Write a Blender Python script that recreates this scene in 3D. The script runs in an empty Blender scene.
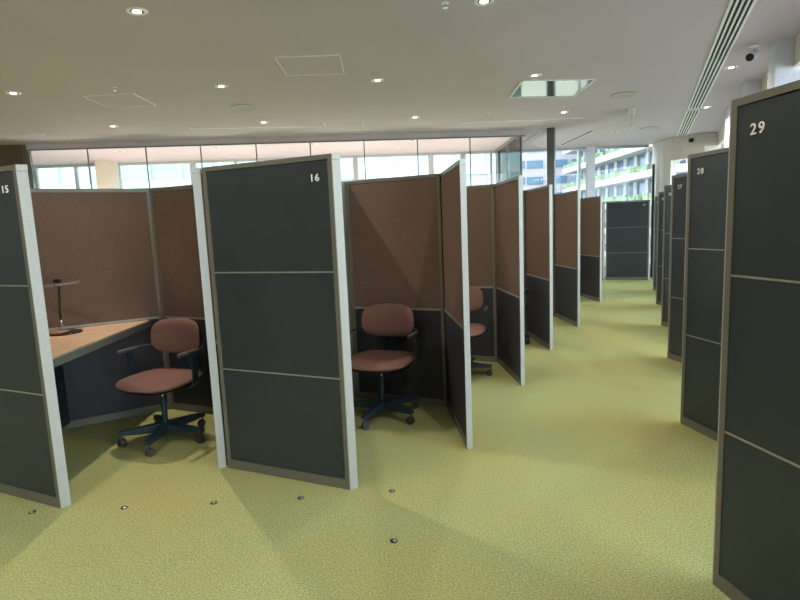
import bpy, bmesh, math, random
from mathutils import Vector, Matrix
random.seed(7)
S = 0.88            # plan units -> metres (panel height 2.0 units = 1.76 m)
PI = math.pi
sc = bpy.context.scene
COL = sc.collection

# ---------------------------------------------------------------- camera
PITCH, ROLL, HCAM, FPX = 0.133855, -0.041881, 1.57414, 539.69
cp, sp, cr, sr = math.cos(PITCH), math.sin(PITCH), math.cos(ROLL), math.sin(ROLL)
fwd = Vector((0, cp, -sp)); r0 = Vector((1, 0, 0)); u0 = r0.cross(fwd)
rv = cr*r0 + sr*u0; uv = -sr*r0 + cr*u0
cam = bpy.data.cameras.new('camera'); camo = bpy.data.objects.new('camera', cam); COL.objects.link(camo)
cam.sensor_width = 36; cam.lens = FPX/800*36; cam.clip_start = 0.05; cam.clip_end = 1000
camo.matrix_world = Matrix(((rv.x, uv.x, -fwd.x, 0), (rv.y, uv.y, -fwd.y, 0), (rv.z, uv.z, -fwd.z, HCAM*S), (0, 0, 0, 1)))
sc.camera = camo

# ---------------------------------------------------------------- world and exposure
SKY = 8.0
w = bpy.data.worlds.new('sky'); sc.world = w; w.use_nodes = True
nt = w.node_tree; bg = nt.nodes['Background']
tc = nt.nodes.new('ShaderNodeTexCoord'); sx = nt.nodes.new('ShaderNodeSeparateXYZ'); rp = nt.nodes.new('ShaderNodeValToRGB')
nt.links.new(tc.outputs['Generated'], sx.inputs[0]); nt.links.new(sx.outputs['Z'], rp.inputs[0]); nt.links.new(rp.outputs[0], bg.inputs['Color'])
rp.color_ramp.elements[0].color = (0.86, 0.92, 1.0, 1); rp.color_ramp.elements[0].position = 0.0
rp.color_ramp.elements[1].color = (0.72, 0.85, 1.0, 1); rp.color_ramp.elements[1].position = 1.0
bg.inputs['Strength'].default_value = SKY
vs = sc.view_settings
sc.display_settings.display_device = 'sRGB'
vs.view_transform = 'Standard'; vs.look = 'None'; vs.gamma = 1.0; vs.exposure = 0.0; vs.use_curve_mapping = False
LAMP_W = 74.0
LAMP_COL = (1.0, 0.885, 0.80)

def area(name, loc, aim, sx_, sy_):
    """sky portal in a window opening: it only guides the daylight that comes through"""
    l = bpy.data.lights.new(name, 'AREA'); l.shape = 'RECTANGLE'; l.size = sx_*S; l.size_y = sy_*S
    l.cycles.is_portal = True
    o = bpy.data.objects.new(name, l); COL.objects.link(o); o.location = Vector(loc)*S
    o.rotation_euler = Vector(aim).to_track_quat('-Z', 'Z').to_euler()
    return o

# ---------------------------------------------------------------- materials
def mat(name, col, rough=0.5, metal=0.0, spec=0.5, noise=None, bump=None, coat=0.0):
    m = bpy.data.materials.new(name); m.use_nodes = True
    n = m.node_tree.nodes; l = m.node_tree.links; b = n['Principled BSDF']
    b.inputs['Roughness'].default_value = rough; b.inputs['Metallic'].default_value = metal
    b.inputs['Specular IOR Level'].default_value = spec
    b.inputs['Coat Weight'].default_value = coat
    b.inputs['Base Color'].default_value = (*col, 1)
    tcn = n.new('ShaderNodeTexCoord')
    if noise is None: noise = (25, 0.06)
    sc_, amt = noise[0], noise[1]
    nz = n.new('ShaderNodeTexNoise'); nz.inputs['Scale'].default_value = sc_; nz.inputs['Detail'].default_value = 4
    l.new(tcn.outputs['Object'], nz.inputs['Vector'])
    r = n.new('ShaderNodeValToRGB'); l.new(nz.outputs['Fac'], r.inputs[0])
    r.color_ramp.elements[0].position = 0.3; r.color_ramp.elements[1].position = 0.7
    r.color_ramp.elements[0].color = (*[max(0, c*(1-amt)) for c in col], 1)
    r.color_ramp.elements[1].color = (*[min(1, c*(1+amt)) for c in col], 1)
    l.new(r.outputs[0], b.inputs['Base Color'])
    if bump:
        nb = n.new('ShaderNodeTexNoise'); nb.inputs['Scale'].default_value = bump[0]; nb.inputs['Detail'].default_value = 3
        l.new(tcn.outputs['Object'], nb.inputs['Vector'])
        bp = n.new('ShaderNodeBump'); bp.inputs['Strength'].default_value = bump[1]; bp.inputs['Distance'].default_value = 0.004
        l.new(nb.outputs['Fac'], bp.inputs['Height']); l.new(bp.outputs[0], b.inputs['Normal'])
    return m

def emit_mat(name, col, s):
    m = bpy.data.materials.new(name); m.use_nodes = True; n = m.node_tree.nodes
    b = n['Principled BSDF']; b.inputs['Base Color'].default_value = (*col, 1)
    b.inputs['Emission Color'].default_value = (*col, 1); b.inputs['Emission Strength'].default_value = s
    return m

def glass_mat(name, tint, refl=0.08):
    m = bpy.data.materials.new(name); m.use_nodes = True; n = m.node_tree.nodes; l = m.node_tree.links
    for x in list(n):
        if x.type != 'OUTPUT_MATERIAL': n.remove(x)
    out = [x for x in n if x.type == 'OUTPUT_MATERIAL'][0]
    t = n.new('ShaderNodeBsdfTransparent'); t.inputs[0].default_value = (*tint, 1)
    g = n.new('ShaderNodeBsdfGlossy'); g.inputs['Roughness'].default_value = 0.02
    f = n.new('ShaderNodeFresnel'); f.inputs['IOR'].default_value = 1.35
    mx = n.new('ShaderNodeMixShader'); l.new(f.outputs[0], mx.inputs[0]); l.new(t.outputs[0], mx.inputs[1]); l.new(g.outputs[0], mx.inputs[2])
    l.new(mx.outputs[0], out.inputs[0])
    return m

M = {}
M['fabric'] = mat('brown_woven_fabric', (0.150, 0.103, 0.075), 0.95, spec=0.1, noise=(420, 0.42), bump=(500, 0.5))
M['laminate'] = mat('slate_laminate', (0.027, 0.035, 0.038), 0.42, spec=0.45, noise=(6, 0.10))
M['kick'] = mat('dark_lower_laminate', (0.030, 0.031, 0.036), 0.55, spec=0.35, noise=(8, 0.12))
M['alu'] = mat('satin_grey_frame', (0.150, 0.145, 0.115), 0.45, metal=0.2, noise=(60, 0.05))
M['cap'] = mat('pale_grey_end_profile', (0.36, 0.37, 0.345), 0.45, metal=0.1, noise=(60, 0.04))
M['seam'] = mat('seam_strip', (0.30, 0.30, 0.25), 0.4, metal=0.3)
M['white_num'] = mat('white_number', (0.85, 0.85, 0.82), 0.5, noise=(10, 0.02))
M['ceil'] = mat('ceiling_paint', (0.64, 0.555, 0.63), 0.9, spec=0.1, noise=(1.5, 0.02))
M['ceilline'] = mat('hatch_trim', (0.90, 0.90, 0.88), 0.5)
M['bounce'] = mat('pale_bounce_floor', (0.74, 0.58, 0.45), 0.5, noise=(3, 0.08))  # pale warm tone chosen to reflect light up to the ceiling
M['paint'] = mat('white_wall_paint', (0.80, 0.79, 0.77), 0.85, spec=0.2)
M['beige'] = mat('cream_wall_paint', (0.80, 0.74, 0.65), 0.85, spec=0.2)
M['column'] = mat('white_column_paint', (0.74, 0.76, 0.86), 0.7, spec=0.2)
M['dark'] = mat('dark_steel', (0.022, 0.026, 0.027), 0.5)
M['post'] = mat('grey_post_paint', (0.10, 0.115, 0.115), 0.4)
M['winframe'] = mat('window_aluminium', (0.52, 0.54, 0.57), 0.45, metal=0.3)
M['black'] = mat('black_plastic', (0.012, 0.012, 0.013), 0.5)
M['chairmetal'] = mat('dark_teal_chair_frame', (0.012, 0.027, 0.034), 0.38, spec=0.5)
M['caster'] = mat('caster_grey', (0.045, 0.038, 0.042), 0.45)
M['chrome'] = mat('chrome', (0.75, 0.75, 0.75), 0.15, metal=1.0)
M['seat'] = mat('mauve_brown_upholstery', (0.175, 0.094, 0.074), 0.95, spec=0.1, noise=(380, 0.45), bump=(420, 0.5))
M['armpad'] = mat('grey_arm_pad', (0.075, 0.065, 0.060), 0.5)
M['wood'] = mat('light_oak_desktop', (0.50, 0.335, 0.20), 0.5, noise=(14, 0.12))
M['deskedge'] = mat('grey_desk_edge', (0.115, 0.125, 0.105), 0.5)
M['lampdark'] = mat('dark_bronze_lamp', (0.02, 0.012, 0.012), 0.35, metal=0.3)
M['lampplate'] = mat('tan_plate', (0.62, 0.33, 0.20), 0.4, metal=0.4)
M['lampbar'] = mat('satin_lamp_bar', (0.30, 0.25, 0.25), 0.35, metal=0.5)
M['spkr'] = mat('speaker_grille', (0.50, 0.47, 0.48), 0.7, noise=(300, 0.25))
M['slot'] = mat('slot_void', (0.015, 0.015, 0.017), 0.8)
M['mirror'] = mat('polished_hatch_panel', (0.36, 0.345, 0.30), 0.10, metal=1.0, noise=(3, 0.03))
M['bulb'] = emit_mat('lit_downlight_lens', (1.0, 0.93, 0.82), 9.0)
M['led'] = emit_mat('lit_led_strip', (1.0, 0.85, 0.68), 5.0)
M['glass'] = glass_mat('clear_window_glass', (0.94, 0.98, 0.98))
M['glass2'] = glass_mat('greenish_screen_glass', (0.93, 0.97, 0.95))
M['joint'] = mat('glass_joint', (0.22, 0.25, 0.24), 0.4)
M['stud'] = mat('steel_floor_stud', (0.8, 0.8, 0.78), 0.25, metal=0.9)
M['concrete'] = mat('green_park_ground', (0.31, 0.31, 0.23), 0.9)
M['bwhite'] = mat('white_building_render', (0.46, 0.45, 0.46), 0.8)
M['bpink'] = mat('pink_white_tile', (0.37, 0.325, 0.35), 0.8, noise=(0.4, 0.05))
M['bglass'] = mat('blue_grey_glazing', (0.10, 0.17, 0.24), 0.15, spec=0.8)
M['bteal'] = mat('pale_teal_glazing', (0.28, 0.355, 0.36), 0.25, spec=0.5, noise=(0.15, 0.2))
M['bframe'] = mat('pale_mullion', (0.40, 0.41, 0.41), 0.6)
M['leaf'] = mat('planting_green', (0.17, 0.23, 0.14), 0.9, noise=(2, 0.5))

# carpet: mottled yellow-green tufts
m = bpy.data.materials.new('green_carpet'); m.use_nodes = True
n = m.node_tree.nodes; l = m.node_tree.links; b = n['Principled BSDF']
b.inputs['Roughness'].default_value = 0.97; b.inputs['Specular IOR Level'].default_value = 0.08
t = n.new('ShaderNodeTexCoord')
def nz(scale, det=2, rough=0.6):
    a = n.new('ShaderNodeTexNoise'); a.inputs['Scale'].default_value = scale; a.inputs['Detail'].default_value = det; a.inputs['Roughness'].default_value = rough
    l.new(t.outputs['Object'], a.inputs['Vector']); return a
n1 = nz(120, 8, 0.95); n2 = nz(0.9, 4, 0.6); n3 = nz(340, 2)
r1 = n.new('ShaderNodeValToRGB'); l.new(n1.outputs['Fac'], r1.inputs[0])
e = r1.color_ramp.elements; e[0].position = 0.43; e[0].color = (0.155, 0.165, 0.060, 1); e[1].position = 0.57; e[1].color = (0.505, 0.49, 0.228, 1)
r2 = n.new('ShaderNodeValToRGB'); l.new(n2.outputs['Fac'], r2.inputs[0])
e = r2.color_ramp.elements; e[0].position = 0.35; e[0].color = (0.86, 0.99, 1.0, 1); e[1].position = 0.65; e[1].color = (1, 0.96, 0.82, 1)
mx = n.new('ShaderNodeMix'); mx.data_type = 'RGBA'; mx.blend_type = 'MULTIPLY'; mx.inputs[0].default_value = 1
l.new(r1.outputs[0], mx.inputs[6]); l.new(r2.outputs[0], mx.inputs[7]); l.new(mx.outputs[2], b.inputs['Base Color'])
bp = n.new('ShaderNodeBump'); bp.inputs['Strength'].default_value = 0.35; bp.inputs['Distance'].default_value = 0.006
l.new(n3.outputs['Fac'], bp.inputs['Height']); l.new(bp.outputs[0], b.inputs['Normal'])
M['carpet'] = m

# ---------------------------------------------------------------- mesh helpers (all in plan units, scaled by S when linked)
class MB:
    def __init__(s): s.bm = bmesh.new()
    def box(s, c, d, rz=0.0, bev=0.0, R=None):
        r = bmesh.ops.create_cube(s.bm, size=1.0)
        vs_ = r['verts']
        mt = Matrix.Translation(Vector(c)) @ (R.to_4x4() if R is not None else Matrix.Rotation(rz, 4, 'Z')) @ Matrix.Diagonal((*d, 1))
        bmesh.ops.transform(s.bm, matrix=mt, verts=vs_)
        if bev > 0:
            es = list({e for v in vs_ for e in v.link_edges})
            bmesh.ops.bevel(s.bm, geom=es, offset=bev, segments=2, affect='EDGES', profile=0.5)
        return s
    def prism(s, poly, z0, z1):
        if sum(poly[i][0]*poly[(i+1) % len(poly)][1]-poly[(i+1) % len(poly)][0]*poly[i][1] for i in range(len(poly))) < 0: poly = poly[::-1]
        lo = [s.bm.verts.new((x, y, z0)) for x, y in poly]; hi = [s.bm.verts.new((x, y, z1)) for x, y in poly]
        s.bm.faces.new(lo[::-1]); s.bm.faces.new(hi)
        k = len(poly)
        for i in range(k): s.bm.faces.new((lo[i], lo[(i+1) % k], hi[(i+1) % k], hi[i]))
        return s
    def tube(s, pts, rad, seg=12, close=True):
        pts = [Vector(p) for p in pts]; rads = rad if isinstance(rad, (list, tuple)) else [rad]*len(pts)
        rings = []
        for i, p in enumerate(pts):
            d = (pts[min(i+1, len(pts)-1)] - pts[max(i-1, 0)]).normalized()
            a = Vector((0, 0, 1)) if abs(d.z) < 0.9 else Vector((1, 0, 0))
            x = d.cross(a).normalized(); y = d.cross(x)
            rings.append([s.bm.verts.new(p + rads[i]*(math.cos(t)*x + math.sin(t)*y)) for t in [2*PI*k/seg for k in range(seg)]])
        for a, b_ in zip(rings, rings[1:]):
            for k in range(seg): s.bm.faces.new((a[k], a[(k+1) % seg], b_[(k+1) % seg], b_[k]))
        if close: s.bm.faces.new(rings[0]); s.bm.faces.new(rings[-1][::-1])
        return s
    def lathe(s, prof, c=(0, 0, 0), seg=24):
        rings = []
        for r_, z in prof:
            rings.append([s.bm.verts.new((c[0]+r_*math.cos(2*PI*k/seg), c[1]+r_*math.sin(2*PI*k/seg), c[2]+z)) for k in range(seg)])
        for a, b_ in zip(rings, rings[1:]):
            for k in range(seg): s.bm.faces.new((a[k], a[(k+1) % seg], b_[(k+1) % seg], b_[k]))
        s.bm.faces.new(rings[0][::-1]); s.bm.faces.new(rings[-1])
        return s
    def pillow(s, w_, d_, t_, ex=4.0, fn=None, seg=48, nr=7, prow=0.5, off=0.0):
        """rounded-rectangle cushion in the XY plane; fn maps a point to its final place"""
        def ring(r_, z):
            out = []
            for k in range(seg):
                a = 2*PI*k/seg; ca, sa = math.cos(a), math.sin(a)
                q = (abs(ca)**ex + abs(sa)**ex)**(-1/ex)
                p = Vector((r_*w_/2*q*ca, r_*d_/2*q*sa, z+off))
                out.append(s.bm.verts.new(fn(p) if fn else p))
            return out
        rs = [i/nr for i in range(1, nr)] + [0.97, 1.0]
        top = [ring(1-(1-r_)*1.0, t_/2*(max(0, 1-r_**5))**prow) for r_ in rs]
        bot = [ring(r_, -t_/2*(max(0, 1-r_**5))**prow) for r_ in rs[:-1]]
        ct = s.bm.verts.new(fn(Vector((0, 0, t_/2+off))) if fn else (0, 0, t_/2+off)); cb = s.bm.verts.new(fn(Vector((0, 0, -t_/2+off))) if fn else (0, 0, -t_/2+off))
        for k in range(seg):
            s.bm.faces.new((ct, top[0][k], top[0][(k+1) % seg])); s.bm.faces.new((cb, bot[0][(k+1) % seg], bot[0][k]))
        seq = top + bot[::-1]
        for a, b_ in zip(seq, seq[1:]):
            for k in range(seg): s.bm.faces.new((a[k], b_[k], b_[(k+1) % seg], a[(k+1) % seg]))
        return s
    def build(s, name, m_, parent=None, smooth=False, offset=(0, 0, 0)):
        bmesh.ops.recalc_face_normals(s.bm, faces=s.bm.faces)
        me = bpy.data.meshes.new(name)
        bmesh.ops.transform(s.bm, matrix=Matrix.Scale(S, 4) @ Matrix.Translation(-Vector(offset)), verts=s.bm.verts)
        s.bm.to_mesh(me); s.bm.free()
        me.materials.append(m_)
        if smooth:
            for p in me.polygons: p.use_smooth = True
            try: me.set_sharp_from_angle(angle=math.radians(40))
            except Exception: pass
        o = bpy.data.objects.new(name, me); COL.objects.link(o)
        if parent is not None: o.parent = parent
        else: o.location = Vector(offset)*S
        return o

def tag(o, label, cat, group=None, kind=None):
    o['label'] = label; o['category'] = cat
    if group: o['group'] = group
    if kind: o['kind'] = kind
    return o
def empty(name, loc, rz=0.0):
    o = bpy.data.objects.new(name, None); COL.objects.link(o); o.empty_display_size = 0.1
    o.location = Vector(loc)*S; o.rotation_euler = (0, 0, rz); return o
def struct(name, mb, m_, label=None, smooth=False):
    o = mb.build(name, m_, smooth=smooth); o['kind'] = 'structure'
    if label: o['label'] = label
    return o
def structe(name, loc=(0, 0, 0), rz=0.0, label=None):
    o = empty(name, loc, rz); o['kind'] = 'structure'
    if label: o['label'] = label
    return o
def copy_tree(o, parent=None):
    c = o.copy(); COL.objects.link(c); c.parent = parent
    for ch in o.children: copy_tree(ch, c)
    return c

# ---------------------------------------------------------------- the room
HC = 3.45
DA = math.radians(65.2); ux, uy = math.cos(DA), math.sin(DA)       # direction of the right-hand facade
G0 = (5.37, 8.06)
def fac(t_, off=0.0): return (G0[0]+ux*t_+uy*off, G0[1]+uy*t_-ux*off)   # off > 0: outwards
WL = [(-9.5, 13.66), (3.3, 14.54), (6.75, 14.6), (8.44, 14.63)]
def win(x):
    for a, b_ in zip(WL, WL[1:]):
        if a[0] <= x <= b_[0]: return (x, a[1]+(b_[1]-a[1])*(x-a[0])/(b_[0]-a[0]))
PB = fac(-15.5)
room = [(-12, -6), PB if PB[1] > -6 else (fac(-15.49)[0], -6), fac(7.23), (6.75, 14.6), (3.3, 14.54), (-9.5, 13.66), (-12, 13.5)]
struct('floor', MB().prism(room, -0.12, 0.0), M['carpet'], 'yellow-green mottled carpet')
struct('floor_bounce', MB().prism([(-9.5, 13.60), (-9.4, 10.72), (2.62, 11.64), (2.62, 14.46)], 0.0, 0.004), M['bounce'], 'added pale floor behind the glass screen that reflects light onto the ceiling')  # unseen pale patch, added to bounce daylight onto the ceiling there
struct('ceiling', MB().prism(room, HC, HC+0.15), M['ceil'], 'plain painted ceiling')
struct('wall_back', MB().box((-6.5, -6.08, HC/2), (11.2, 0.15, HC)), M['paint'])
struct('wall_left', MB().box((-12.08, 3.8, HC/2), (0.15, 19.7, HC)), M['paint'])

# right-hand facade: glazing between white columns
wf = structe('window_1', (0, 0, 0), 0, 'tall glazing along the right side')
a0, a1 = fac(-15.4), fac(7.2)
mid = ((a0[0]+a1[0])/2, (a0[1]+a1[1])/2)
MB().box((*mid, 1.55), (22.6, 0.02, 3.1), DA).build('glass_pane', M['glass'], wf)
MB().box((*mid, 3.3), (22.6, 0.12, 0.3), DA).box((*mid, 0.05), (22.6, 0.10, 0.1), DA).build('window_frame', M['beige'], wf)
for k in range(12):
    t_ = -15.0+k*1.97
    MB().box((*fac(t_), 1.6), (0.06, 0.08, 3.0), DA).build('mullion', M['winframe'], wf)
for k in range(-7, 3):
    # each column: near corner on the line through (4.29, 6.30) and (5.12, 8.09)
    cx_, cy_ = 4.29+0.83*k+0.177, 6.30+1.795*k+0.09
    struct('column' , MB().box((cx_, cy_, HC/2), (0.26, 0.30, HC), math.radians(-22), 0.004), M['column'])
# window wall at the far end
xs = [-9.4, -8.85, -7.9, -6.87, -5.07, -4.01, -2.91, -1.0, 0.95, 1.79, 2.53, 3.31, 4.87, 6.7]
for i, (xa, xb) in enumerate(zip(xs, xs[1:])):
    a, b_ = win(xa), win(xb); ang = math.atan2(b_[1]-a[1], b_[0]-a[0]); mx_ = ((a[0]+b_[0])/2, (a[1]+b_[1])/2); ln = math.hypot(b_[0]-a[0], b_[1]-a[1])
    wn = structe('window_%d' % (i+2), (*mx_, 0), ang)
    MB().box((0, 0, 1.72), (ln-0.04, 0.02, 3.36)).build('glass_pane', M['glass'], wn)
    MB().box((0, 0, HC-0.03), (ln, 0.1, 0.06)).box((0, 0, 0.04), (ln, 0.1, 0.08)).build('window_frame', M['winframe'], wn)
    wd = 0.13 if xb in (-1.0, 0.95, 1.79, -5.07) else 0.05
    if i < 12: MB().box((ln/2, 0, HC/2), (wd, 0.14, HC)).build('mullion', M['winframe'], wn)
struct('column', MB().box((5.13, 14.45, HC/2), (0.2, 0.14, HC)), M['column'])
struct('column', MB().box((-6.95, 13.4, HC/2), (0.36, 0.42, HC), math.radians(4)), M['beige'])
struct('column', MB().box((7.05, 14.15, HC/2), (0.3, 0.3, HC), math.radians(-22)), M['column'])
struct('trim_1', MB().box((6.62, 14.1, 1.45), (0.05, 0.05, 2.9)), M['dark'], 'slim dark post beside the cream pillar')
# cream curved pillar with lintel
arc = [(6.80, 14.55), (6.70, 14.1), (6.68, 13.75), (6.76, 13.5), (6.90, 13.25)]
arc2 = [(6.90, 13.25), (7.05, 13.08), (7.25, 12.92), (7.62, 12.82)]
def strip(pts, th):
    out = []
    for i, p in enumerate(pts):
        a = pts[max(0, i-1)]; b_ = pts[min(len(pts)-1, i+1)]; d = Vector((b_[0]-a[0], b_[1]-a[1])).normalized()
        out.append((p[0]-d.y*th, p[1]+d.x*th))
    return out
def curved(pts, th, z0, z1):
    q = strip(pts, th); mb = MB()
    for i in range(len(pts)-1): mb.prism([pts[i], pts[i+1], q[i+1], q[i]], z0, z1)
    bmesh.ops.remove_doubles(mb.bm, verts=mb.bm.verts, dist=1e-5)
    return mb
struct('wall_end', curved(arc[:4], 0.12, 0, HC), M['beige'], 'cream curved pillar wall')
struct('trim_2', curved(arc[3:]+arc2[1:], 0.12, 2.92, HC), M['beige'], 'cream lintel over the end window')

# glass screen on the left with its header
gl = [(-7.07, 10.80), (-5.99, 10.89), (-4.88, 10.96), (-3.83, 11.04), (-2.75, 11.13), (-1.68, 11.21), (-0.60, 11.30), (0.49, 11.39), (1.58, 11.48), (2.66, 11.56)]
gw = structe('wall_glass', (0, 0, 0), 0, 'frameless glass screen in front of the windows')
ang = math.atan2(0.76, 9.73)
for a, b_ in zip(gl, gl[1:]):
    m_ = ((a[0]+b_[0])/2, (a[1]+b_[1])/2)
    MB().box((*m_, 1.68), (1.06, 0.015, 3.34), ang).build('glass_pane', M['glass2'], gw)
for a in gl: MB().box((*a, 1.68), (0.022, 0.022, 3.34), ang).build('glass_joint', M['joint'], gw)
MB().box((-2.2, 11.16, HC-0.045), (9.9, 0.10, 0.09), ang).build('header', M['ceil'], gw)
MB().box((-2.2, 11.16, HC-0.10), (9.9, 0.05, 0.03), ang).build('track', M['joint'], gw)
gr = structe('wall_glass_return', (0, 0, 0), 0, 'glass screen turning towards the windows')
for k in range(2):
    MB().box((2.645, 12.26+k*1.4-0.0, 1.70), (0.015, 1.38, 3.38), 0).build('glass_pane', M['glass2'], gr)
    MB().box((2.645, 12.96+k*1.38, 1.70), (0.03, 0.03, 3.38), 0).build('glass_joint', M['joint'], gr)
MB().box((2.645, 13.0, HC-0.03), (0.05, 2.8, 0.06)).build('track', M['joint'], gr)
struct('column', MB().box((3.245, 11.42, HC/2), (0.15, 0.22, HC), math.radians(-22), 0.006), M['post'])
# solid brown wall left of the screen
wl = struct('wall_side', MB().box((-9.55, 10.60, 1.72), (4.8, 0.12, 3.44), ang), M['fabric'], 'brown wall left of the glass screen')
struct('trim_3', MB().box((-7.12, 10.80, 1.72), (0.09, 0.16, 3.44), ang), M['alu'])

# ---------------------------------------------------------------- sky portals
area('facade_portal', (*fac(-4.0, 0.15), 1.6), (-uy, ux, 0), 22.0, 3.1)
area('window_portal', (-1.0, 14.65, 1.6), (0, -1, 0), 19.0, 3.3)

# ---------------------------------------------------------------- divider panels
TH = 0.045; HP = 2.0
def text_mesh(txt, size):
    cu = bpy.data.curves.new('txt', 'FONT'); cu.body = txt; cu.size = size; cu.extrude = 0.0015; cu.offset = size*0.008; cu.align_x = 'CENTER'; cu.align_y = 'CENTER'; cu.space_character = 1.25
    o = bpy.data.objects.new('txt', cu); COL.objects.link(o)
    bpy.context.view_layer.update()
    me = bpy.data.meshes.new_from_object(o.evaluated_get(bpy.context.evaluated_depsgraph_get()))
    bpy.data.objects.remove(o); return me
CAPN = Vector((math.cos(math.radians(-54)), math.sin(math.radians(-54)), 0))
def panel(p, deg, ln, side, front, back, label, mitre0=0.0, mitre1=0.0, number=None, numpos=0.13, group=None, cap0=True, cap1=False, numside=1):
    """p = corner of the panel's reference face, running ln units along deg. side=+1: body lies to the left of the reference face.
       front = kind of the reference face, back = kind of the other one ('slate' or 'booth')."""
    a = math.radians(deg)
    root = empty('divider_panel', (p[0], p[1], 0), a)
    tag(root, label, 'divider panel', group, 'thing')
    y0, y1 = (0.0, TH) if side > 0 else (-TH, 0.0)
    ym = (y0+y1)/2
    def xat(x, y, end):        # mitred ends
        m_ = mitre0 if end == 0 else mitre1
        return x + m_*(y if side > 0 else -y)
    st = 0.028
    def slab(xa, xb, za, zb, ya=y0, yb=y1, mi=False):
        mb = MB()
        if mi: mb.prism([(xat(xa, ya, 0), ya), (xat(xb, ya, 1), ya), (xat(xb, yb, 1), yb), (xat(xa, yb, 0), yb)], za, zb)
        else: mb.prism([(xa, ya), (xb, ya), (xb, yb), (xa, yb)], za, zb)
        return mb
    pad = 0.05
    # frame: top rail, bottom rail, two stiles
    e = 0.004
    slab(0, ln, HP-0.028, HP, mi=True).build('top_rail', M['alu'], root)
    slab(0.0, ln, 0.0, 0.062, mi=True).build('bottom_rail', M['alu'], root)
    def stile(end):
        mb = MB(); xa, xb = (0, st) if end == 0 else (ln-st, ln)
        if end == 0: poly = [(xat(0, y0, 0), y0), (st, y0), (st, y1), (xat(0, y1, 0), y1)]
        else: poly = [(ln-st, y0), (xat(ln, y0, 1), y0), (xat(ln, y1, 1), y1), (ln-st, y1)]
        mb.prism(poly, 0.062, HP-0.028); mb.build('stile', M['alu'], root)
    stile(0); stile(1)
    # end profiles (pale)
    for end, on in ((0, cap0), (1, cap1)):
        if not on: continue
        x_ = 0 if end == 0 else ln; sg = -1 if end == 0 else 1
        A_ = (xat(x_, y0, end), y0); B_ = (xat(x_, y1, end), y1)
        d = 0.006*sg
        MB().prism([A_, B_, (B_[0]+d, B_[1]), (A_[0]+d, A_[1])], 0.0, HP-0.035).build('end_profile', M['cap'], root)
        MB().prism([A_, B_, (B_[0]+d*1.3, B_[1]), (A_[0]+d*1.3, A_[1])], HP-0.033, HP+0.001).build('end_lid', M['cap'], root)
    # infill on both faces
    yf, yb_ = (0.0, TH) if side > 0 else (0.0, -TH)
    for kind, yy in ((front, yf), (back, yb_)):
        inward = 1 if yy < ym else -1
        ya, yb2 = sorted((yy + inward*0.004, yy + inward*0.016))
        if kind == 'slate':
            zs = [0.064, 0.694, 1.333, HP-0.030]
            for z0, z1 in zip(zs, zs[1:]): slab(st, ln-st, z0+0.003, z1-0.003, ya, yb2).build('laminate_panel', M['laminate'], root)
            for z in zs[1:3]:
                y2, y3 = sorted((yy+inward*0.001, yy+inward*0.016)); slab(st, ln-st, z-0.004, z+0.004, y2, y3).build('seam_strip', M['seam'], root)
        else:
            slab(st, ln-st, 0.064, 0.852, ya, yb2).build('lower_panel', M['kick'], root)
            slab(st, ln-st, 0.870, HP-0.030, ya, yb2).build('fabric_panel', M['fabric'], root)
            y2, y3 = sorted((yy, yy+inward*0.018)); slab(st, ln-st, 0.852, 0.871, y2, y3).build('middle_rail', M['seam'], root)
    if number:
        me = text_mesh(number, 0.057*S); o = bpy.data.objects.new('number', me); COL.objects.link(o); me.materials.append(M['white_num'])
        o.parent = root
        yy = yf - (0.002 if side > 0 else -0.002)
        xx = numpos if numside > 0 else ln-numpos
        if side > 0: o.rotation_euler = (PI/2, 0, 0)
        else: o.rotation_euler = (PI/2, 0, PI)
        o.location = Vector((xx, yf + (0.0 if side > 0 else 0.0), 1.873))*S
    return root

T30 = math.tan(math.radians(30))
A15 = (-2.070, 3.030); C16 = (-0.353, 3.109); B16 = (-1.276, 3.485)
U24 = (math.cos(math.radians(155.7)), math.sin(math.radians(155.7)))
U96 = (math.cos(math.radians(96)), math.sin(math.radians(96)))
def along(p, deg, d): return (p[0]+math.cos(math.radians(deg))*d, p[1]+math.sin(math.radians(deg))*d)
# reference face of a number panel faces the camera; running from its right end (cap) to the left => body lies to its right (side=-1)
panel(C16, 155.7, 0.948, -1, 'slate', 'booth', 'slate green free-end divider panel numbered 16 in the front row', mitre0=-T30, number='16', numpos=0.118)
panel(A15, 155.7, 0.948, -1, 'slate', 'booth', 'slate green divider panel numbered 15 at the left picture edge', mitre0=-T30, number='15', numpos=0.118)
# walls running away at 96 degrees: left face 'booth', right face slate; starting at their capped near end
JL = 0.975
def awaywall(p, label, ln=JL, deg=93.4, left='booth', right='slate', group=None):
    return panel(p, deg, ln, -1, left, right, label, mitre0=T30, group=group)
panel(B16, 96, 0.985, -1, 'booth', 'booth', 'divider panel with pale edge on the left end of panel 16', mitre0=T30)
awaywall((B16[0]-1.724, B16[1]-0.084), 'divider panel behind the desk corner of the left booth', right='booth', deg=96)
D = (0.429, 3.635); E_ = (1.138, 5.073); F = (1.821, 6.498); Gp = (2.614, 7.865); H_ = (3.815, 10.203)
names = ['first aisle divider with brown fabric face and pale edge, right of the second chair',
         'second aisle divider in the left row, orange-brown fabric above black',
         'third aisle divider in the left row, darkest fabric face, in front of the grey post',
         'fourth aisle divider in the left row, narrow brown face',
         'fifth and farthest aisle divider in the left row']
for p, nme in zip((D, E_, F, Gp, H_), names): awaywall(p, nme)
# booth backs
def back(inner, ln, label, deg=155.7): return panel(inner, deg, ln, -1, 'booth', 'slate', label, cap0=False)
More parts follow.
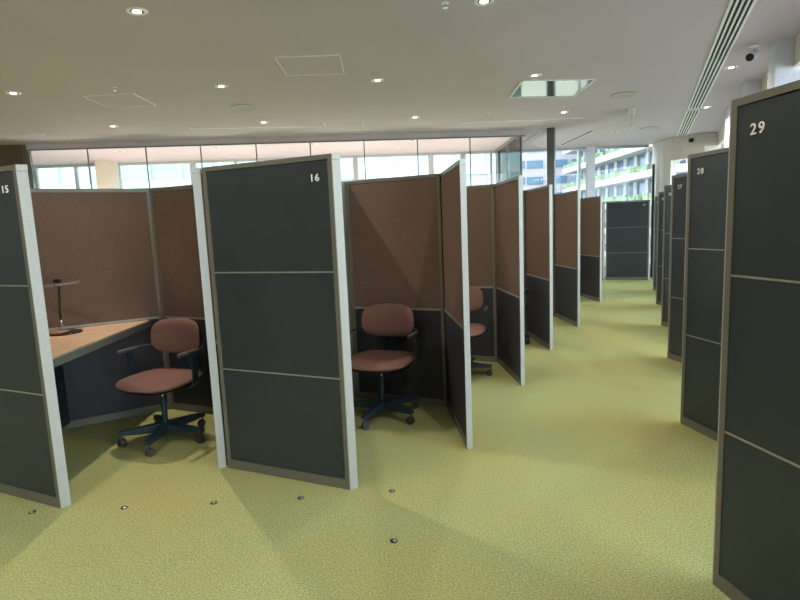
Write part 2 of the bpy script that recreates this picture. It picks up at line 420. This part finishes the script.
# back panels seen from the booth: reference face towards the camera
back((-1.385, 4.472), 0.835, 'brown back panel behind the chair in the left booth')
panel((-2.150, 4.820), 210.5, 0.90, -1, 'booth', 'slate', 'wide brown back panel above the oak desk', cap0=False)
back((0.369, 4.545), 0.888, 'brown back panel behind the chair of booth 16')
panel((-0.450, 4.910), 210.5, 0.90, -1, 'booth', 'slate', 'brown back panel on the desk side of booth 16, left of its corner post', cap0=False)
for (q, nme, ln, ln2) in (((1.076, 6.012), 'brown back panel of the booth after the first aisle divider', 0.88, 0.82),
                     ((1.752, 7.440), 'dark back panel of the booth after the second aisle divider', 0.84, 0),
                     ((2.545, 8.807), 'back panel of the booth after the third aisle divider', 0.84, 0),
                     ((3.746, 11.150), 'short back panel beside the grey post', 0.30, 0)):
    back(q, ln, nme)
    if ln2: 
        k = along(q, 155.7, ln+0.02)
        panel((k[0]-0.02, k[1]+0.012), 210.5, ln2, -1, 'booth', 'slate', nme.replace('back panel', 'left back panel'), cap0=False)
# junction posts between back panels
for i, (x, y, nme) in enumerate(((-2.145, 4.832, 'slim corner post behind the desk in the left booth'), (-0.437, 4.925, 'slim corner post at the left of booth 16'), (0.378, 4.590, 'slim corner post right of the chair of booth 16'), (1.088, 6.055, 'slim corner post in the booth after the first aisle divider'))):
    tag(MB().lathe([(0.018, 0), (0.018, HP)], (x, y, 0), 12).build('corner_post', M['alu'], offset=(x, y, 0)), nme, 'post', kind='thing')

# right-hand row: face with the number looks at the aisle; reference corner is its far end
right = [((1.293, 2.129), '29', 'largest slate blue divider panel at the right picture edge, marked 29'),
         ((2.108, 3.960), '28', 'slate blue divider marked 28, directly behind the largest one'),
         ((2.965, 5.885), '27', 'slate blue divider marked 27, third from the right picture edge'),
         ((3.785, 7.720), '26', 'narrow slate blue divider marked 26, fourth from the right picture edge'),
         ((4.646, 9.686), '25', 'sliver of slate divider, second from the far end of the right row'),
         ((5.490, 11.600), '24', 'farthest sliver of slate divider at the end of the right row')]
for p, num, nme in right:
    panel(p, -80, 0.96, 1, 'slate', 'booth', nme, number=num, numpos=0.125)
# end of the aisle
panel((6.261, 13.501), 156.5, 1.0, -1, 'slate', 'booth', 'pale slate divider panel closing the end of the aisle', mitre0=-T30, number='23', numpos=0.12, cap1=True)
panel((5.325, 13.945), 96, 0.5, 1, 'slate', 'booth', 'narrow pale divider left of the end of the aisle')
panel((6.95, 13.30), 150, 0.62, -1, 'booth', 'slate', 'brown divider right of the end of the aisle', cap0=False)

# ---------------------------------------------------------------- desk in the left booth
dk = empty('desk', (-2.50, 4.0, 0)); tag(dk, 'light oak corner desk with grey edge in the left booth', 'desk')
off = (-2.50, 4.0, 0)
poly = [(-2.228, 4.765), (-2.188, 3.140), (-2.895, 3.465), (-2.990, 4.316)]
pin = [(-2.244, 4.752), (-2.205, 3.155), (-2.893, 3.470), (-2.985, 4.314)]
MB().prism(poly, 0.790, 0.842).build('desk_edge', M['deskedge'], dk, offset=off)
MB().prism(pin, 0.842, 0.850).build('desktop', M['wood'], dk, offset=off)
MB().box((-2.805, 4.12, 0.425), (0.03, 0.52, 0.73), math.radians(6)).build('side_panel', M['chairmetal'], dk, offset=off)
MB().box((-2.60, 3.50, 0.40), (0.60, 0.03, 0.78), math.radians(-24.3)).build('side_panel', M['kick'], dk, offset=off)

# desk lamp
lx, ly, lz = -2.675, 4.235, 0.850
lp = empty('desk_lamp', (lx, ly, lz)); tag(lp, 'dark bar-headed lamp standing on the oak desk', 'lamp')
MB().lathe([(0.125, 0), (0.125, 0.010), (0.118, 0.016), (0.02, 0.018)], seg=36).build('base', M['lampdark'], lp, True)
MB().box((-0.01, -0.055, 0.021), (0.10, 0.11, 0.008), bev=0.002).build('base_plate', M['lampplate'], lp)  # tan slab lying on the lamp base
MB().tube([(-0.01, 0, 0.015), (-0.015, 0, 0.09)], 0.007).build('stem', M['lampbar'], lp, True)
MB().tube([(-0.015, 0, 0.09), (-0.02, 0, 0.17), (-0.01, 0, 0.27), (0.0, 0, 0.375)], 0.0085).build('lower_arm', M['lampdark'], lp, True)
MB().lathe([(0.004, -0.016), (0.014, -0.008), (0.014, 0.008), (0.004, 0.016)], (-0.015, 0, 0.10), 16).build('joint', M['chrome'], lp, True)
hd = MB().box((0.02, 0, 0.395), (0.29, 0.035, 0.012), R=Matrix.Rotation(math.radians(-5), 3, 'Y'), bev=0.003).build('lamp_head', M['lampbar'], lp)
MB().box((0.02, 0, 0.387), (0.26, 0.022, 0.003), R=Matrix.Rotation(math.radians(-5), 3, 'Y')).build('led_strip', M['ceilline'], hd)
MB().box((-0.005, 0, 0.418), (0.055, 0.04, 0.032), bev=0.006).build('switch_block', M['black'], hd)

# ---------------------------------------------------------------- office chair
def make_chair():
    t_ = empty('office_chair', (0, 0, 0))
    # forward = +Y
    MB().lathe([(0.035, 0.075), (0.042, 0.085), (0.042, 0.135), (0.030, 0.150)], seg=24).build('hub', M['chairmetal'], t_, True)
    MB().lathe([(0.022, 0.10), (0.022, 0.33), (0.014, 0.331), (0.014, 0.445)], seg=20).build('gas_column', M['chairmetal'], t_, True)
    MB().lathe([(0.0145, 0.355), (0.0155, 0.372)], seg=16).build('column_ring', M['chrome'], t_, True)
    for k in range(5):
        a = math.radians(90+72*k+20); d = Vector((math.cos(a), math.sin(a), 0)); nrm = Vector((-d.y, d.x, 0))
        mb = MB(); R_ = 0.335
        prof = [(0.02, 0.036, 0.080, 0.148), (0.12, 0.032, 0.080, 0.138), (0.24, 0.027, 0.085, 0.126), (R_, 0.023, 0.092, 0.118)]
        rings = []
        for rr, hw, z0, z1 in prof:
            c = d*rr; rings.append([mb.bm.verts.new(c+nrm*hw+Vector((0, 0, z0))), mb.bm.verts.new(c-nrm*hw+Vector((0, 0, z0))), mb.bm.verts.new(c-nrm*hw*0.8+Vector((0, 0, z1))), mb.bm.verts.new(c+nrm*hw*0.8+Vector((0, 0, z1)))])
        for x, y in zip(rings, rings[1:]):
            for q in range(4): mb.bm.faces.new((x[q], x[(q+1) % 4], y[(q+1) % 4], y[q]))
        mb.bm.faces.new(rings[0]); mb.bm.faces.new(rings[-1][::-1])
        leg = mb.build('base_leg', M['chairmetal'], t_)
        c = d*(R_-0.012)
        cs = MB().tube([c+Vector((0, 0, 0.05)), c+Vector((0, 0, 0.098))], 0.008, 10).build('caster_stem', M['caster'], leg, True)
        w2 = MB(); sw = nrm if k % 2 else (nrm*0.7+d*0.7).normalized(); tr = Vector((-sw.y, sw.x, 0))
        cc = c + tr*0.012
        for s_ in (-1, 1): w2.tube([cc+sw*s_*0.006+Vector((0, 0, 0.032)), cc+sw*s_*0.013+Vector((0, 0, 0.032)), cc+sw*s_*0.024+Vector((0, 0, 0.032))], [0.031, 0.032, 0.027], 20)
        w2.tube([cc-sw*0.006+Vector((0, 0, 0.036)), cc+sw*0.006+Vector((0, 0, 0.036))], 0.022, 16)
        w2.build('caster', M['caster'], leg, True)
    # seat shell, mechanism
    MB().box((0, 0.0, 0.425), (0.17, 0.24, 0.045), bev=0.01).build('mechanism', M['chairmetal'], t_)
    def sf(p):
        yy = p.y/0.26; dish = 0.012*(p.x/0.28)**2 - 0.030*max(0, yy-0.35)**2 + 0.012*max(0, -yy-0.4)
        wfac = 1.0 - 0.08*max(0, -yy)
        return Vector((p.x*wfac, p.y, p.z + dish))
    MB().pillow(0.50, 0.46, 0.018, 3.6, sf, off=0.443).build('seat_shell', M['black'], t_, True)
    MB().pillow(0.565, 0.52, 0.078, 3.6, sf, off=0.482).build('seat', M['seat'], t_, True)
    # backrest: curved round the sitter, leaning back a little
    def bf(off_):
        def f(p):
            x, z = p.x, p.y; yb = -0.245 + 1.05*x*x*1.0 + off_ + p.z - 0.10*z
            return Vector((x, yb, 0.782 + z))
        return f
    MB().pillow(0.485, 0.285, 0.058, 3.0, bf(0.0)).build('backrest', M['seat'], t_, True)
    MB().pillow(0.455, 0.255, 0.016, 3.0, bf(-0.031)).build('back_shell', M['black'], t_, True)
    # back support bar
    mb = MB()
    pts = [Vector((0, -0.10, 0.415)), Vector((0, -0.24, 0.420)), Vector((0, -0.315, 0.47)), Vector((0, -0.318, 0.60)), Vector((0, -0.300, 0.74))]
    for a, b_ in zip(pts, pts[1:]):
        d = b_-a; mid_ = (a+b_)/2; R_ = d.to_track_quat('Z', 'X').to_matrix()
        mb.box(mid_, (0.016, 0.09, d.length+0.01), R=R_, bev=0.003)
    mb.build('back_support', M['chairmetal'], t_)
    for s_ in (-1, 1):
        pts = [Vector((s_*0.09, -0.02, 0.430)), Vector((s_*0.25, -0.03, 0.432)), Vector((s_*0.300, -0.035, 0.475)), Vector((s_*0.308, -0.03, 0.60)), Vector((s_*0.300, -0.01, 0.697))]
        mb = MB()
        for i, (a, b_) in enumerate(zip(pts, pts[1:])):
            d = b_-a; mid_ = (a+b_)/2
            if i == 0: mb.box(mid_, (d.length+0.01, 0.055, 0.014), bev=0.003)
            else:
                R_ = Matrix((Vector((0, 1, 0)).cross(d.normalized()), Vector((0, 1, 0)), d.normalized())).transposed()
                mb.box(mid_, (0.015, 0.058, d.length+0.012), R=R_, bev=0.003)
        post = mb.build('armrest_post', M['chairmetal'], t_)
        MB().tube([(s_*0.290, 0.115, 0.710), (s_*0.290, 0.10, 0.710), (s_*0.292, -0.03, 0.710), (s_*0.295, -0.08, 0.710)], [0.011, 0.016, 0.016, 0.012], 14).build('armrest_pad', M['armpad'], t_, True)
        MB().tube([(s_*0.295, -0.06, 0.710), (s_*0.285, -0.13, 0.710), (s_*0.245, -0.215, 0.710), (s_*0.215, -0.245, 0.710)], 0.009, 10).build('armrest_rod', M['chairmetal'], t_, True)
    return t_
ch = make_chair()
def place(o, x, y, face_deg, label):
    o.location = Vector((x, y, 0))*S; o.rotation_euler = (0, 0, math.radians(face_deg-90))
    tag(o, label, 'chair', 'mauve office chairs in the booths')
place(ch, -1.870, 4.06, 250, 'mauve office chair facing the oak desk in the left booth')
c2 = copy_tree(ch); place(c2, -0.180, 4.39, 250, 'mauve office chair facing out of booth 16')
for k_ in c2.children:
    if k_.name.startswith('base_leg'): k_.rotation_euler = (0, 0, math.radians(-26))
c3 = copy_tree(ch); place(c3, 0.60, 5.55, 254, 'partly hidden office chair behind the first aisle divider')
c4 = copy_tree(ch); place(c4, 1.36, 7.02, 240, 'office chair barely seen behind the second aisle divider')

# ---------------------------------------------------------------- ceiling fittings
def downlight(x, y, label, lit=True, k=1.0):
    o = empty('ceiling_downlight', (x, y, HC)); tag(o, label, 'ceiling light', 'round recessed downlights')
    MB().lathe([(0.050, -0.004), (0.078, -0.012), (0.088, -0.002), (0.088, 0.0), (0.050, 0.0)], seg=28).build('trim_ring', M['ceilline'], o, True)
    MB().lathe([(0.055, -0.0055), (0.055, -0.001)], seg=24).build('reflector', M['slot'] if not lit else M['caster'], o)
    MB().lathe([(0.036, -0.0085), (0.036, -0.005)], seg=20).build('lens', M['bulb'] if lit else M['slot'], o)
    if lit:
        l_ = bpy.data.lights.new('downlight_beam', 'SPOT'); l_.energy = LAMP_W*k; l_.color = LAMP_COL; l_.spot_size = math.radians(158); l_.spot_blend = 0.7; l_.shadow_soft_size = 0.025
        lo = bpy.data.objects.new('downlight_beam', l_); COL.objects.link(lo); lo.parent = o; lo.location = (0, 0, -0.045)
    return o
DL = [(-2.09, 4.79, 'lit downlight over the left booth, nearest on the left'), (0.82, 4.88, 'lit downlight at the top edge of the picture'),
      (-4.75, 7.10, 'lit downlight at the far left of the ceiling'), (-2.16, 7.18, 'lit downlight left of the round speaker grille'),
      (-0.17, 7.21, 'lit downlight right of the square ceiling hatch'), (1.86, 7.29, 'lit downlight beside the polished ceiling hatch'),
      (-4.67, 9.35, 'small lit downlight near the glass screen on the left'), (-2.20, 9.55, 'small lit downlight near the glass screen in the middle'),
      (0.39, 9.66, 'small lit downlight near the right end of the glass screen'), (3.0, 9.77, 'small lit downlight beyond the polished ceiling hatch'),
      (4.41, 7.30, 'lit downlight just below the white camera'), (5.54, 9.85, 'small lit downlight beside the far end of the air grille'),
      (-4.7, 4.75, 'downlight outside the left edge'), (3.35, 5.0, 'downlight outside the top right'), (-2.1, 2.3, 'downlight above the viewer on the left'),
      (0.8, 2.4, 'downlight above the viewer'), (-4.7, 2.3, 'downlight above the viewer far left'), (-2.1, -0.1, 'downlight behind the viewer on the left'),
      (0.8, -0.1, 'downlight behind the viewer'), (-7.3, 7.1, 'downlight far outside the left edge'), (-7.3, 4.7, 'downlight far left beside the booths')]
for i, (x, y, nme) in enumerate(DL): downlight(x, y, nme, True, 2.3 if i == 0 else 0.95)
for x, y, nme in ((-5.9, 12.0, 'dark small spot fitting behind the glass screen at far left'), (-3.83, 12.0, 'dark small spot fitting behind the glass above the desk booth'), (-1.75, 12.1, 'dark small spot fitting behind the glass above panel 16'),
                  (0.42, 12.2, 'dark small spot fitting behind the glass above booth 16'), (4.9, 12.3, 'dark small spot fitting near the end window')): downlight(x, y, nme, False)

def sprinkler(x, y, label):
    o = empty('sprinkler', (x, y, HC)); tag(o, label, 'sprinkler', 'ceiling sprinklers')
    MB().lathe([(0.032, 0.0), (0.032, -0.005), (0.022, -0.009), (0.014, -0.011)], seg=20).build('cover_plate', M['ceilline'], o, True)
    MB().lathe([(0.012, -0.012), (0.012, -0.035), (0.022, -0.037), (0.022, -0.041)], seg=14).build('spray_head', M['chrome'], o, True)
for x, y, nme in ((-3.45, 7.05, 'small sprinkler beside the left ceiling hatch'), (1.63, 9.6, 'small sprinkler in front of the glass screen'), (0.49, 4.89, 'small sprinkler at the top edge left of a downlight')): sprinkler(x, y, nme)

def hatch(pts, label, mirror=False):
    cx_ = sum(p[0] for p in pts)/4; cy_ = sum(p[1] for p in pts)/4
    o = empty('ceiling_hatch', (cx_, cy_, HC)); tag(o, label, 'ceiling hatch')
    q = [(p[0]-cx_, p[1]-cy_) for p in pts]
    wd = 0.03 if mirror else 0.008
    mb = MB()
    for a, b_ in zip(q, q[1:]+q[:1]):
        a = Vector((*a, 0)); b_ = Vector((*b_, 0)); d = b_-a
        mb.box((a+b_)/2+Vector((0, 0, -0.005)), (d.length+wd, wd, 0.012), math.atan2(d.y, d.x))
    mb.build('frame', M['ceilline'], o)
    k = 0.985
    MB().prism([(x*k, y*k) for x, y in q], -0.004, -0.001).build('door', M['mirror'] if mirror else M['ceil'], o)
hatch([(-1.24, 6.12), (-0.54, 6.14), (-0.56, 6.84), (-1.25, 6.83)], 'square flush ceiling hatch with thin white edge in the middle')
hatch([(-4.04, 7.39), (-3.36, 7.34), (-3.37, 8.02), (-4.05, 8.04)], 'square flush ceiling hatch with thin white edge on the left')
hatch([(-1.20, 9.67), (-0.52, 9.73), (-0.54, 10.36), (-1.22, 10.32)], 'narrow looking flush hatch next to the glass screen')
hatch([(1.76, 7.52), (2.77, 7.62), (2.78, 8.58), (1.78, 8.47)], 'polished ceiling hatch reflecting the green floor', True)

def slot_line(a, b_, label, wd=0.05, dark=False):
    a = Vector((*a, 0)); b2 = Vector((*b_, 0)); mid_ = (a+b2)/2; d = b2-a
    o = empty('ceiling_slot', (mid_.x, mid_.y, HC), math.atan2(d.y, d.x)); tag(o, label, 'air slot', 'slim ceiling air slots')
    MB().box((0, wd/2, -0.004), (d.length, 0.018, 0.012)).box((0, -wd/2, -0.004), (d.length, 0.018, 0.012)).box((d.length/2, 0, -0.004), (0.018, wd+0.018, 0.012)).box((-d.length/2, 0, -0.004), (0.018, wd+0.018, 0.012)).build('frame', M['ceilline'], o)
    MB().box((0, 0, -0.002), (d.length-0.02, wd-0.018, 0.004)).build('slot_void', M['slot'] if dark else M['spkr'], o)
slot_line((1.25, 10.39), (3.54, 10.36), 'long pale air slot right of centre')
slot_line((-3.54, 9.80), (-1.29, 10.17), 'long pale air slot in front of the glass in the middle')
slot_line((-8.6, 9.55), (-6.12, 9.79), 'pale air slot at the far left')
slot_line((3.04, 13.9), (3.08, 11.75), 'air slot beyond the glass screen beside the grey post', 0.06, True)
slot_line((4.20, 13.9), (4.25, 11.85), 'air slot near the end window', 0.10, True)

# hidden uplighters, added to warm and brighten the ceiling behind the glass screen
up = None
for x, y, nme in ((-6.2, 12.2, 'far left'), (-3.6, 12.4, 'left of centre'), (-1.0, 12.6, 'right of centre'), (1.5, 12.8, 'right end')):
    if up is None:
        up = empty('added_uplighter', (x, y, 0.004)); o = up
        MB().lathe([(0.16, 0), (0.16, 0.02), (0.02, 0.03), (0.015, 1.38), (0.02, 1.40)], seg=24).build('pole', M['alu'], up, True)
        MB().lathe([(0.03, 1.38), (0.17, 1.46), (0.17, 1.47), (0.10, 1.43), (0.02, 1.41)], seg=28).build('shade', M['cap'], up, True)
        l_ = bpy.data.lights.new('added_uplight_beam', 'SPOT'); l_.energy = 115; l_.color = (1.0, 0.80, 0.62); l_.spot_size = math.radians(150); l_.spot_blend = 0.6; l_.shadow_soft_size = 0.05
        lo = bpy.data.objects.new('added_uplight_beam', l_); COL.objects.link(lo); lo.parent = up; lo.location = (0, 0, 1.50*S); lo.rotation_euler = (PI, 0, 0)
    else: o = copy_tree(up); o.location = Vector((x, y, 0.004))*S
    tag(o, 'added hidden uplighter brightening the ceiling behind the glass screen, '+nme, 'floor lamp', 'added uplighters behind the glass screen')

# long linear air grille
gx0, gy0 = 3.16, 5.09; gd = math.radians(65.5)
def grille(s0, s1, label):
    m_ = (s0+s1)/2; o = empty('air_grille', (gx0+math.cos(gd)*m_, gy0+math.sin(gd)*m_, HC), gd); tag(o, label, 'air grille', 'long linear ceiling grille')
    ln = s1-s0
    MB().box((0, 0, -0.002), (ln, 0.215, 0.004)).build('back_plate', M['slot'], o)
    for k in range(5): MB().box((0, -0.096+0.048*k, -0.008), (ln, 0.020 if k not in (0, 4) else 0.026, 0.014)).build('blade', M['ceilline'], o)
    MB().box((ln/2, 0, -0.008), (0.02, 0.215, 0.014)).box((-ln/2, 0, -0.008), (0.02, 0.215, 0.014)).build('end_strip', M['ceilline'], o)
grille(-8.0, 5.28, 'near length of the long four-slot air grille')
grille(5.48, 9.2, 'far length of the long four-slot air grille')

def speaker(x, y, label):
    o = empty('ceiling_speaker', (x, y, HC)); tag(o, label, 'speaker', 'round ceiling speakers')
    MB().lathe([(0.165, 0.0), (0.19, -0.002), (0.185, -0.012), (0.17, -0.014), (0.165, -0.012)], seg=36).build('rim', M['spkr'], o, True)
    MB().lathe([(0.166, -0.001), (0.166, -0.011)], seg=36).build('grille', M['spkr'], o)
speaker(-2.21, 8.39, 'round grey speaker grille in the ceiling left of centre')
speaker(5.49, 11.87, 'round speaker grille in the ceiling near the cream pillar')
speaker(3.55, 8.6, 'faint round speaker grille right of the polished hatch')

# hanging sign seen edge on
sg = empty('hanging_sign', (4.22, 9.84, HC)); tag(sg, 'thin white sign hanging edge-on from the ceiling', 'sign')
MB().box((0, 0, -0.012), (0.10, 0.5, 0.024), math.radians(-22)).build('ceiling_bracket', M['ceilline'], sg)
MB().box((0, 0, -0.17), (0.05, 0.42, 0.28), math.radians(-22), 0.004).build('sign_body', M['paint'], sg)

# white bullet camera
cmr = empty('security_camera', (4.12, 6.42, HC)); tag(cmr, 'white bullet security camera hanging above panel 29', 'security camera')
MB().lathe([(0.05, 0.0), (0.05, -0.012), (0.03, -0.02)], seg=20).build('ceiling_mount', M['ceilline'], cmr, True)
MB().tube([(0, 0, -0.015), (0, 0, -0.075)], 0.012).build('arm', M['ceilline'], cmr, True)
dv = Vector((-0.75, -0.65, -0.42)).normalized(); pc = Vector((-0.02, -0.02, -0.115))
bd = MB().tube([pc-dv*0.085, pc-dv*0.08, pc+dv*0.085, pc+dv*0.09], [0.040, 0.048, 0.050, 0.046], 24).build('camera_body', M['column'], cmr, True)
MB().tube([pc+dv*0.0895, pc+dv*0.093], [0.043, 0.040], 20).build('lens', M['black'], bd, True)
cm2 = empty('security_camera', (6.98, 13.0, HC)); tag(cm2, 'small dark-faced camera under the ceiling by the cream lintel', 'security camera')
MB().tube([(0, 0, 0), (0, 0, -0.10)], 0.014).build('arm', M['ceilline'], cm2, True)
MB().lathe([(0.02, -0.19), (0.05, -0.17), (0.06, -0.14), (0.055, -0.11), (0.03, -0.09)], seg=20).build('camera_body', M['black'], cm2, True)

# floor studs
st0 = None
for i, (x, y, nme) in enumerate(((-2.22, 3.00, 'floor stud at the foot of panel 15'), (-1.68, 3.005, 'floor stud in front of the left booth opening'), (-1.155, 3.02, 'floor stud at the left in front of panel 16'),
                                 (-0.640, 3.035, 'floor stud at the right in front of panel 16'), (-0.097, 3.075, 'floor stud right of the pale edge of panel 16'), (-0.082, 2.55, 'floor stud nearest the viewer'))):
    if st0 is None:
        st0 = empty('floor_stud', (x, y, 0)); o = st0
        MB().lathe([(0.020, 0.0), (0.020, 0.003), (0.012, 0.006)], seg=20).build('ring', M['black'], st0, True)
        MB().lathe([(0.011, 0.004), (0.012, 0.009), (0.006, 0.012)], (0.004, -0.006, 0), 16).build('cap', M['stud'], st0, True)
    else: o = copy_tree(st0); o.location = Vector((x, y, 0))*S
    tag(o, 'small steel '+nme, 'floor stud', 'steel studs in the carpet')

# ---------------------------------------------------------------- outside
struct('ground', MB().box((20, 90, -12.3), (400, 400, 0.4)), M['concrete'], 'green park ground far below the windows')
def bpart(mb, name, m_, root): return mb.build(name, m_, root)
# teal glazed block to the left
ba = empty('office_building', (-22, 62, -12)); tag(ba, 'pale teal glazed office block beyond the left windows', 'building')
bpart(MB().box((0, 6, 16), (68, 12, 32)), 'facade', M['bteal'], ba)
for k in range(9):
    bpart(MB().box((0, -0.1, 1.5+k*3.6), (68.4, 0.5, 0.75)), 'floor_band', M['bframe'], ba)
for k in range(20): bpart(MB().box((-33+k*3.45, -0.1, 16), (0.35, 0.4, 32)), 'mullion', M['bframe'], ba)
# pink-white block
bb = empty('apartment_building', (31, 118, -12)); tag(bb, 'pinkish white block with rows of blue-grey windows', 'building')
bpart(MB().box((0, 6, 22), (21, 12, 44)), 'facade', M['bpink'], bb)
for r_ in range(12):
    for (x, wd) in ((-8.0, 1.6), (-4.9, 3.4), (-1.0, 3.4), (3.8, 4.2), (8.2, 2.4)):
        bpart(MB().box((x, -0.05, 1.9+r_*3.4), (wd, 0.4, 1.5)), 'window', M['bglass'], bb)
# white block with balconies and planting
bc = empty('balcony_building', (35, 90, -12)); tag(bc, 'white block with planted balconies beyond the end window', 'building')
bpart(MB().box((6.5, 0, 18), (9, 44, 36)), 'facade', M['bglass'], bc)
for k in range(9):
    bpart(MB().box((0.8, 0, 4.4+k*3.9-0.6), (3.4, 44.6, 0.9)), 'balcony_slab', M['bwhite'], bc)
    mb = MB()
    for q in range(26): mb.box((-0.3+random.random()*0.8, -21+q*1.65+random.random(), 4.4+k*3.9+0.3), (0.8, 0.9+random.random(), 0.6+random.random()*0.8), random.random())
    o = bpart(mb, 'balcony_planting', M['leaf'], bc); o['kind'] = 'stuff'
for q in range(12): bpart(MB().box((1.9, -21+q*3.8, 18), (0.3, 1.1, 36)), 'pier', M['bwhite'], bc)
